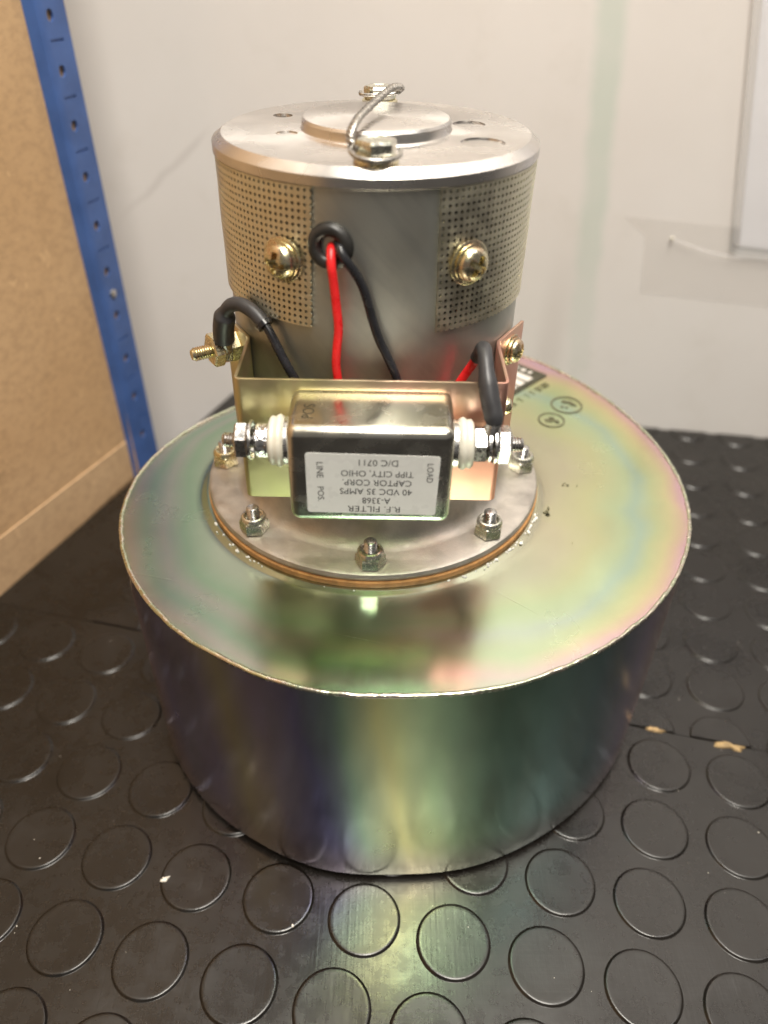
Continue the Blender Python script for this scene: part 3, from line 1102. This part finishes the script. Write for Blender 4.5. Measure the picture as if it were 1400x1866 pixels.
# drilled hex bolts with washers and lock wire
for (x, y, sp) in ((0.0006, -0.0462, 0.30), (0.0006, 0.0452, 0.12)):
    mm = Matrix.Translation((x, y, zd)) @ Matrix.Rotation(sp, 4, 'Z')
    bo = MB().lathe([(0.0056, 0.0016), (0.0063, 0.0020), (0.0064, 0.0056), (0.0058, 0.0063), (0.0040, 0.0064), (0.0034, 0.0061), (0.001, 0.0060)], 6, mm, True, True).build('cap_bolt', M['pale'], blower, 20)
    MB().lathe([(0.0066, 0.0), (0.0069, 0.0003), (0.0069, 0.0013), (0.0064, 0.0017), (0.002, 0.0017)], 40, mm).build('washer', M['gold'], bo)
    hd = ring_frame(Vector((x, y, zd + 0.0040)) + Vector((-0.0053 if y < 0 else -0.0030, -0.002 if y < 0 else -0.0046, 0)), (-0.9, -0.45, 0) if y < 0 else (-0.25, -1, 0))
    MB().lathe([(0.0010, 0.0), (0.0010, 0.0010)], 14, hd, False, True).build('wire_hole_shade', M['dark'], bo)  # dark stub paints the shade of a drilled hole; nothing is bored


def twisted(pts, rad, turns_per_m, name):
    P = smooth_path(pts, 16)
    b = MB()
    for ph in (0, math.pi):
        out = []
        L = 0.0
        for i, p in enumerate(P):
            if i:
                L += (P[i] - P[i - 1]).length
            tan = (P[min(i + 1, len(P) - 1)] - P[max(i - 1, 0)]).normalized()
            s_ = tan.cross(Vector((0, 0, 1))).normalized()
            t2 = s_.cross(tan)
            a = ph + L * turns_per_m * 2 * math.pi
            out.append(p + (s_ * math.cos(a) + t2 * math.sin(a)) * rad)
        b.tube(out, rad * 1.05, 8)
    return b.build(name, M['wire'], blower, 60)


mmz = 0.001
tw = [(-6.4, -46.5, 271.0), (-7.2, -43.5, 273.0), (-6.6, -38, 274.4), (-5.3, -27, 275.0), (-3.0, -13, 275.1), (-0.2, 2, 275.2), (2.6, 16, 275.3), (5.3, 29, 275.0), (7.8, 37.5, 274.0), (8.8, 42.5, 272.6)]
twisted([Vector(p) * mmz for p in tw], 0.00070, 230, 'lock_wire')
loop = [(8.8, 42.5, 272.4), (8.0, 39.6, 271.8), (4.5, 38.6, 271.3), (0.5, 38.9, 271.0), (-3.6, 39.2, 270.8), (-6.6, 40.2, 270.9), (-6.9, 42, 271.4)]
MB().tube([Vector(p) * mmz for p in smooth_path(loop, 8)], 0.0007, 8).build('lock_wire', M['wire'], blower, 60)
loop = [(-6.4, -46.5, 271.2), (-6.8, -49.5, 270.2), (-4.6, -52.2, 269.3), (-0.2, -53.6, 268.9), (4.4, -52.6, 268.9), (7.6, -49.3, 269.3), (7.9, -46.0, 270.2)]
MB().tube([Vector(p) * mmz for p in smooth_path(loop, 8)], 0.0007, 8).build('lock_wire', M['wire'], blower, 60)

# ---- U bracket with ears bent tangent to the motor
xw, yf, z0, z1 = 0.0457, -0.0646, 0.1555, 0.2037
th = 0.0012
ea = R(-34.5)
half = [(0.0, yf)]
br = 0.0022
for k in range(7):
    a = R(-90 + 15 * k)
    half.append((xw - br + br * math.cos(a), yf + br + br * math.sin(a)))
jx, jy = 0.0457, -0.0322
half.append((jx, jy - 0.002))
half.append((jx + 0.0004, jy))
half.append((jx + 0.0010 + 0.0002, jy + 0.0012))
half.append((jx + 0.0115, jy + 0.0180))
full = [(-x, y) for x, y in reversed(half[1:])] + half
b = MB()
n_ = len(full)
offs = []
for i in range(n_):
    a = Vector(full[max(i - 1, 0)])
    c2 = Vector(full[min(i + 1, n_ - 1)])
    d2 = (c2 - a).normalized()
    offs.append((full[i][0] - d2.y * th, full[i][1] + d2.x * th))
vs = []
for z in (z0, z1):
    vs += [(x, y, z) for x, y in full]
    vs += [(x, y, z) for x, y in offs]
fs = []
for i in range(n_ - 1):
    fs.append((i, i + 1, 2 * n_ + i + 1, 2 * n_ + i))
    fs.append((n_ + i + 1, n_ + i, 3 * n_ + i, 3 * n_ + i + 1))
    fs.append((2 * n_ + i, 2 * n_ + i + 1, 3 * n_ + i + 1, 3 * n_ + i))
    fs.append((i + 1, i, n_ + i, n_ + i + 1))
for i in (0, n_ - 1):
    fs.append((i, 2 * n_ + i, 3 * n_ + i, n_ + i) if i == 0 else (i, n_ + i, 3 * n_ + i, 2 * n_ + i))
b.add(vs, fs)
brk = b.build('bracket', M['bracket'], blower, 40, bevel=(0.00018, 2))

# left bolt through the ear, with nuts, washers and a lug
nl = Vector((-0.84, -0.54, 0)).normalized()
e0 = Vector((-0.0513, -0.0225, 0.1960))
mm = ring_frame(e0, nl)
bb = MB().lathe(thread_prof(0.0026, -0.002, 0.0186, 0.0009), 20, mm, False, True).build('terminal_bolt', M['gold'], blower, 30)
MB().hexnut(0.0062, 0.0046, mm @ Matrix.Rotation(0.3, 4, 'Z'), z0=0.0006).build('nut', M['gold'], bb, 20)
MB().lathe([(0.0050, 0.0053), (0.0056, 0.0056), (0.0056, 0.0062), (0.003, 0.0062)], 32, mm).build('lug_ring', M['steel'], bb, 30)
MB().hexnut(0.0064, 0.0042, mm @ Matrix.Rotation(0.05, 4, 'Z'), z0=0.0072).build('nut', M['gold'], bb, 20)
MB().lathe([(0.0048, 0.0062), (0.0052, 0.0064), (0.0052, 0.0070), (0.003, 0.0071)], 32, mm).build('washer', M['steel'], bb, 30)
# right screw through the other ear
nr = Vector((0.84, -0.54, 0)).normalized()
e1 = Vector((0.0513, -0.0225, 0.1960))
pan_screw(e1 + nr * 0.0002, nr, 0.0046, blower, (M['gold'], M['gold']), 0.2, 'bracket_screw')
# rear stub screw seen below the right terminal
pan_screw(Vector((0.0459, -0.050, 0.187)), Vector((1, 0, 0)), 0.0030, blower, (M['gold'], M['gold']), 0.4, 'bracket_screw')

# ---- wires
V = lambda *p: Vector(p) * mmz


def wire(pts, rad, mat, name, sub=10, seg=16):
    P = [V(*p) for p in pts]
    return MB().tube(smooth_path(P, sub), rad, seg).build(name, mat, blower, 60)


wire([(-12.6, -51, 244.2), (-12.8, -56.2, 243.2), (-12.6, -58.8, 239.5), (-12.0, -59.0, 234), (-11.3, -58.8, 226), (-10.9, -58.6, 219), (-11.6, -58.6, 212), (-11.9, -58.9, 206), (-11.3, -59.3, 200), (-10.9, -59.3, 190), (-10.5, -59, 170)], 0.00147, M['redpvc'], 'red_wire')
wire([(-11.5, -51, 245.0), (-10.2, -56.4, 244.6), (-8.6, -58.4, 242), (-5.6, -58.4, 238), (-3.0, -58.2, 233), (-1.2, -58, 227), (0.4, -58, 221), (2.4, -58, 215), (5.0, -58.2, 209.5), (8.2, -58.4, 202), (10.5, -58, 194), (12, -57, 175)], 0.00147, M['blackpvc'], 'black_wire')
# left: lug sleeve arching over, thinner wire running on into the bracket
P = smooth_path([V(-55.0, -29.2, 200.8), V(-54.6, -30.2, 205.0), V(-53.4, -32.2, 210.0), V(-52.2, -33.6, 213.6), V(-49.6, -35.6, 216.9), V(-46.0, -38.2, 218.4), V(-42.2, -41.0, 217.8), V(-39.0, -43.4, 216.0), V(-36.6, -45.2, 213.9)], 8)
nP = len(P)
MB().tube(P, [0.0039 - 0.0014 * min(1, max(0, (i / nP - 0.30) / 0.08)) for i in range(nP)], 18).build('heat_shrink', M['shrink'], blower, 60)
wire([(-38.5, -43.8, 215.6), (-36.6, -45.2, 213.9), (-34.4, -47.0, 210.6), (-32.2, -48.8, 206.6), (-29.4, -50.8, 201.6), (-26.0, -52.6, 196), (-22, -54, 188), (-18, -55, 176)], 0.00160, M['blackpvc'], 'black_wire')
MB().tube([V(-37.5, -44.6, 214.8), V(-36.4, -45.4, 213.7)], 0.0030, 18).build('heat_shrink', M['blackpvc'], blower, 60)
# lug tongue left
b = MB().tube([V(-54.9, -28.0, 197), V(-55.0, -28.8, 200.5), V(-54.8, -29.8, 203.5)], [0.0030, 0.0027, 0.0024], 10)
b.build('lug', M['steel'], blower, 60)
# right: red wire into a sleeve that folds over the bracket edge to the load terminal
wire([(35.9, -53.5, 208.6), (34.6, -51.6, 204.4), (32.4, -50.4, 199.6), (29.4, -50.4, 194.0), (25, -51, 187), (18, -53, 176)], 0.00160, M['redpvc'], 'red_wire')
P = smooth_path([V(40.2, -77.4, 195.4), V(39.4, -76.2, 198.8), V(38.2, -73.8, 203.2), V(37.2, -70.4, 208.0), V(36.7, -66.0, 212.0), V(36.6, -61.2, 213.6), V(36.5, -57.0, 212.4), V(36.2, -54.2, 209.4), V(35.6, -52.8, 206.8)], 8)
nP = len(P)
MB().tube(P, [0.0023 + 0.0009 * min(1, i / nP / 0.10) - 0.0007 * min(1, max(0, (i / nP - 0.34) / 0.10)) for i in range(nP)], 18).build('heat_shrink', M['shrink'], blower, 60)

# ---- filter can with label, lettering and terminals
fx0, fx1, fy0, fy1, fz0, fz1 = -0.0262, 0.0266, -0.0900, -0.0647, 0.1640, 0.2004
b = MB().box((fx0, fy0, fz0), (fx1, fy1, fz1))
can = b.build('filter_can', M['can'], blower, 60, bevel=(0.0033, 7))
for v in can.data.vertices:
    # a drawn can: sides draw in a little to the front, faces faintly crowned
    f = (v.co.y - fy1) / (fy0 - fy1)
    v.co.x = 0.0002 + (v.co.x - 0.0002) * (1.0 + 0.018 * (1 - f))
    if f < 0.08:
        v.co.y = max(v.co.y, fy1)
ly = fy0 - 0.00012
lab = MB()
lq = [(-0.0203, 0.1919), (0.0224, 0.1912), (0.0218, 0.1680), (-0.0204, 0.1686)]
# rounded corners
pl = []
for i in range(4):
    p = Vector(lq[i])
    a = (Vector(lq[i - 1]) - p).normalized()
    c2 = (Vector(lq[(i + 1) % 4]) - p).normalized()
    for u_ in (0, 0.33, 0.67, 1):
        rr = 0.0008
        pl.append(p + a * rr * (1 - u_) ** 1.6 + c2 * rr * u_ ** 1.6)
n_ = len(pl)
lab.add([(p.x, ly + 0.0001, p.y) for p in pl] + [(p.x, ly, p.y) for p in pl], [tuple(range(n_))[::-1], tuple(range(n_, 2 * n_))] + [(i, (i + 1) % n_, n_ + (i + 1) % n_, n_ + i) for i in range(n_)])
lo = lab.build('label', M['label'], can, 0)
bm = bmesh.new()
bm.from_mesh(lo.data)
bmesh.ops.recalc_face_normals(bm, faces=bm.faces)
bm.to_mesh(lo.data)
bm.free()


def letter(body, cx, cz, wid, hgt, rot):
    vs, fs = text_mesh(body)
    ca, sa = math.cos(rot), math.sin(rot)
    out = []
    for x, y, _ in vs:
        x *= wid
        y *= hgt
        out.append((cx + x * ca - y * sa, ly - 0.00006, cz + x * sa + y * ca))
    MB().add(out, fs).build('lettering', M['ink'], can, 0)


def lz(zy):      # zoom row to height on the label
    return 0.1917 - (zy - 556) / 450 * 0.0234


def lx(zx):
    return -0.0203 + (zx - 155) / 1010 * 0.0427


til = math.pi - 0.012
for body, y_, xa, xb in (('D/C 0711', 618, 555, 848), ('TIPP CITY, OHIO', 695, 420, 968), ('CAPTOR CORP.', 766, 430, 955), ('40 VDC 35 AMPS', 834, 408, 962), ('A-3368', 904, 580, 797), ('R.F. FILTER', 970, 465, 873)):
    hh = 0.00235 if ',' not in body else 0.0027
    letter(body, lx((xa + xb) / 2), lz(y_), (xb - xa) / 1010 * 0.0427, hh, til)
letter('LINE', lx(262), lz(676), 115 / 450 * 0.0234, 0.00205, -math.pi / 2)
letter('POS.', lx(262), lz(857), 112 / 450 * 0.0234, 0.00205, -math.pi / 2)
letter('LOAD', lx(1092), lz(688), 140 / 450 * 0.0234, 0.00205, -math.pi / 2)
# stamped word on the top of the can
vs, fs = text_mesh('POS')
MB().add([(-0.0197 - y * 0.0038, -0.0790 + x * 0.0088, fz1 + 0.00006) for x, y, _ in vs], fs).build('lettering', M['etch'], can, 0)


def xaxis(x, sgn):
    return ring_frame((x, -0.0772, 0.1880), (sgn, 0, 0), (0, 0, 1))


for sgn in (-1, 1):
    base = 0.0266 if sgn < 0 else 0.0272
    mm = xaxis(sgn * base, sgn)
    # metal ring, ceramic bushing, inner nut, washers, outer nut, threaded stud
    MB().lathe([(0.0080, -0.001), (0.0080, 0.0012), (0.0072, 0.0018), (0.003, 0.0018)], 40, mm).build('terminal_ring', M['steel'], can)
    MB().lathe([(0.0070, 0.0014), (0.0082, 0.0018), (0.0088, 0.0028), (0.0086, 0.0036), (0.0080, 0.0043), (0.0081, 0.0050), (0.0082, 0.0056), (0.0075, 0.0063), (0.003, 0.0064)], 48, mm).build('ceramic_bushing', M['ceramic'], can, 60)
    if sgn < 0:
        MB().lathe([(0.0050, 0.0062), (0.0058, 0.0068), (0.0058, 0.0104), (0.0052, 0.0112), (0.002, 0.0112)], 40, mm).build('spacer', M['crimped'], can)
        zn = 0.0132
    else:
        MB().hexnut(0.0062, 0.0046, mm @ Matrix.Rotation(0.1, 4, 'Z'), z0=0.0064).build('terminal_nut', M['steel'], can, 20)
        MB().lathe([(0.0054, 0.0112), (0.0060, 0.0114), (0.0060, 0.0122), (0.003, 0.0123)], 36, mm).build('lug_ring', M['steel'], can)
        zn = 0.0142
    MB().lathe([(0.0062, zn - 0.0012), (0.0066, zn - 0.0010), (0.0066, zn - 0.0003), (0.003, zn - 0.0002)], 36, mm).build('washer', M['steel'], can)
    MB().hexnut(0.0064, 0.0044, mm @ Matrix.Rotation(0.02 if sgn < 0 else 0.35, 4, 'Z'), z0=zn).build('terminal_nut', M['steel'], can, 20)
    MB().lathe(thread_prof(0.0025, 0.010, zn + 0.0088, 0.0009), 20, mm, False, True).build('terminal_stud', M['steel'], can, 30)
# lug tongue on the right terminal
MB().tube([V(39.2, -77.2, 190), V(39.6, -77.4, 193.5), V(40.0, -77.2, 196.8)], [0.0034, 0.0030, 0.0023], 10).build('lug', M['steel'], can, 60)

# ---- markings on the housing top
zt = H - 0.0009 + 0.00035


def flat(pts, mat, name, parent, z=zt):
    n_ = len(pts)
    return MB().add([(x * mmz, y * mmz, z) for x, y in pts], [tuple(range(n_))]).build(name, mat, parent, 0)


# name plate: dark border, white panel with ruled lines; corner points to the rim
nc = Vector((97.7, 105.5))
e1_ = Vector((74.1 - 97.7, 80.3 - 105.5)).normalized()
e2_ = Vector((-e1_.y, e1_.x))
if e2_.x > 0:
    e2_ = -e2_


def NP(a, c2):
    p = nc + e1_ * a + e2_ * c2
    return (p.x, p.y)


def npr(a0, a1, c0, c1):
    pp = [NP(a0, c0), NP(a1, c0), NP(a1, c1), NP(a0, c1)]
    ar = sum(pp[i][0] * pp[(i + 1) % 4][1] - pp[(i + 1) % 4][0] * pp[i][1] for i in range(4))
    return pp if ar > 0 else pp[::-1]


npl = flat(npr(0, 64, 0, 34), M['etch'], 'name_plate', ht)
for k in range(4):
    flat(npr(9 + k * 7.4, 14.6 + k * 7.4, 3.6, 30), M['plate'], 'plate_field', ht, zt + 0.00008)
for k, (a, c2) in enumerate(((3.0, 8), (3.2, 12), (3.0, 17), (3.2, 21), (3.0, 26))):
    flat(npr(a, a + 3.0, c2, c2 + 2.0 + (k % 2)), M['plate'], 'plate_mark', ht, zt + 0.00008)
# worn, unreadable stamping beside the plate
for a, wd, hg in ((8, 6, 3.5), (15, 4, 4), (22, 2, 4.5), (27, 1.6, 4), (33, 2.2, 3.5), (39, 3, 4.5), (44, 3, 4)):
    for j in range(3):
        c0 = -4.5 - j * 1.5
        flat(npr(a + 0.4 * j, a + wd - 0.3 * (j % 2), c0, c0 + 0.8), M['faintink'], 'stamp_mark', ht)


def oval(cx, cy, rx, ry, rot, mat, marks):
    def O(a, k):
        x, y = rx * k * math.cos(a), ry * k * math.sin(a)
        return ((cx + x * math.cos(rot) - y * math.sin(rot)) * mmz, (cy + x * math.sin(rot) + y * math.cos(rot)) * mmz, zt)
    n_ = 64
    vs = [O(2 * math.pi * i / n_, 1.0) for i in range(n_)] + [O(2 * math.pi * i / n_, 0.87) for i in range(n_)]
    MB().add(vs, [(i, (i + 1) % n_, n_ + (i + 1) % n_, n_ + i) for i in range(n_)]).build('oval_stamp', mat, ht, 0)
    for (u0, v0, u1, v1) in marks:
        q4 = []
        for u_, v_ in ((u0, v0), (u1, v0), (u1, v1), (u0, v1)):
            x, y = rx * u_, ry * v_
            q4.append((cx + x * math.cos(rot) - y * math.sin(rot), cy + x * math.sin(rot) + y * math.cos(rot)))
        flat(q4, mat, 'stamp_mark', ht)


oval(102.6, 71.9, 8.6, 9.2, -0.25, M['faintink'], ((-0.35, 0.2, 0.5, 0.34), (-0.3, 0.40, -0.05, 0.52), (0.0, 0.40, 0.30, 0.52), (0.2, 0.02, 0.62, 0.14), (-0.35, -0.40, -0.15, -0.2), (-0.05, -0.40, 0.12, -0.22)))
oval(91.8, 55.9, 7.0, 7.4, -0.2, M['faintink'], ((-0.5, -0.14, 0.55, 0.05), (-0.2, 0.18, 0.22, 0.38), (-0.45, -0.32, 0.1, -0.22), (0.3, -0.34, 0.6, -0.2)))
# dark rubbed patches near the flange
for cx, cy, s_ in ((76, -25, 3.0), (77.5, -20, 1.6), (90, -2, 2.0), (93.5, -3, 1.2), (74, 12, 1.0), (84, -44, 0.8), (70, 26, 0.8)):
    for j in range(4 if s_ > 1.5 else 1):
        ox, oy = random.gauss(0, s_ * 0.5), random.gauss(0, s_ * 0.45)
        n_ = 9
        pp = [(cx + ox + s_ * 0.45 * random.uniform(0.3, 1.1) * math.cos(2 * math.pi * i / n_), cy + oy + s_ * 0.32 * random.uniform(0.3, 1.1) * math.sin(2 * math.pi * i / n_)) for i in range(n_)]
        flat(pp, M['faintink'], 'scuff', ht)
# bright scratches
for (xa, ya, xb, yb) in ((-98, -66, -73, -72), (-96, -65, -91, -78), (46, -72, 66, -88), (28, -60, 47, -78), (-20, -96, 20, -106)):
    d2 = Vector((xb - xa, yb - ya)).normalized()
    n2_ = Vector((-d2.y, d2.x)) * 0.09
    pp = [(xa, ya), (xb - n2_.x * 0.2, yb - n2_.y * 0.2), ((xa + xb) / 2 + n2_.x, (ya + yb) / 2 + n2_.y)]
    ar = sum(pp[i][0] * pp[(i + 1) % 3][1] - pp[(i + 1) % 3][0] * pp[i][1] for i in range(3))
    flat(pp if ar > 0 else pp[::-1], M['pale'], 'scratch', ht)

# ------------------------------------------------------------------ bits on the mat


def blob(cx, cy, sx, sy, rot, hgt, z, seed, n_=26):
    rnd = random.Random(seed)
    vs = []
    for lev, k in ((z, 1.0), (z + hgt * 0.7, 0.85), (z + hgt, 0.45)):
        for i in range(n_):
            a = 2 * math.pi * i / n_
            f = 0.55 + 0.45 * mnoise.noise(Vector((math.cos(a) * 2.2, math.sin(a) * 2.2, seed * 3.7))) + 0.35 * mnoise.noise(Vector((math.cos(a) * 6, math.sin(a) * 6, seed)))
            x, y = sx * f * k * math.cos(a), sy * f * k * math.sin(a)
            vs.append((cx + x * math.cos(rot) - y * math.sin(rot), cy + x * math.sin(rot) + y * math.cos(rot), lev))
    fs = [(l * n_ + i, l * n_ + (i + 1) % n_, (l + 1) * n_ + (i + 1) % n_, (l + 1) * n_ + i) for l in (0, 1) for i in range(n_)] + [tuple(range(2 * n_, 3 * n_))]
    return MB().add(vs, fs)


ps = blob(-0.0864, -0.1278, 0.0036, 0.0018, 0.5, 0.0006, Zs, 3).build('paper_scrap', M['scrap'])
tag(ps, 'tiny torn white paper scrap lying on a stud left of the blower', 'scrap')
sa = math.atan2(ds.y, ds.x)
g1 = blob(0.1458, -0.0460, 0.0085, 0.0022, sa, 0.0012, Zm, 5).build('glue_residue', M['glue'])
tag(g1, 'smaller smear of yellow glue on the mat seam, touching the housing', 'glue')
g2 = blob(0.1831, -0.0553, 0.0120, 0.0036, sa, 0.0013, Zm, 8).build('glue_residue', M['glue'])
tag(g2, 'larger smear of yellow glue on the mat seam at right', 'glue')
b = MB()
rnd = random.Random(11)
for _ in range(90):
    x, y = rnd.uniform(-0.24, 0.22), rnd.uniform(-0.21, 0.02)
    if (x / 0.135) ** 2 + ((y + 0.0) / 0.130) ** 2 < 1.15:
        continue
    s_ = rnd.uniform(0.00008, 0.00024) * (1 if rnd.random() < 0.92 else 2)
    mm = Matrix.Translation((x, y, Zs)) @ Matrix.Rotation(rnd.uniform(0, 6), 4, 'Z') @ Matrix.Diagonal((rnd.uniform(0.7, 2), 1, 0.7, 1))
    b.lathe([(s_, -0.0002), (s_ * 0.8, s_ * 0.5), (s_ * 0.2, s_ * 0.8)], 6, mm, True, True)
du = b.build('dust', M['scrap'])
tag(du, 'pale dust specks scattered over the black rubber mat', 'dust', kind='stuff')
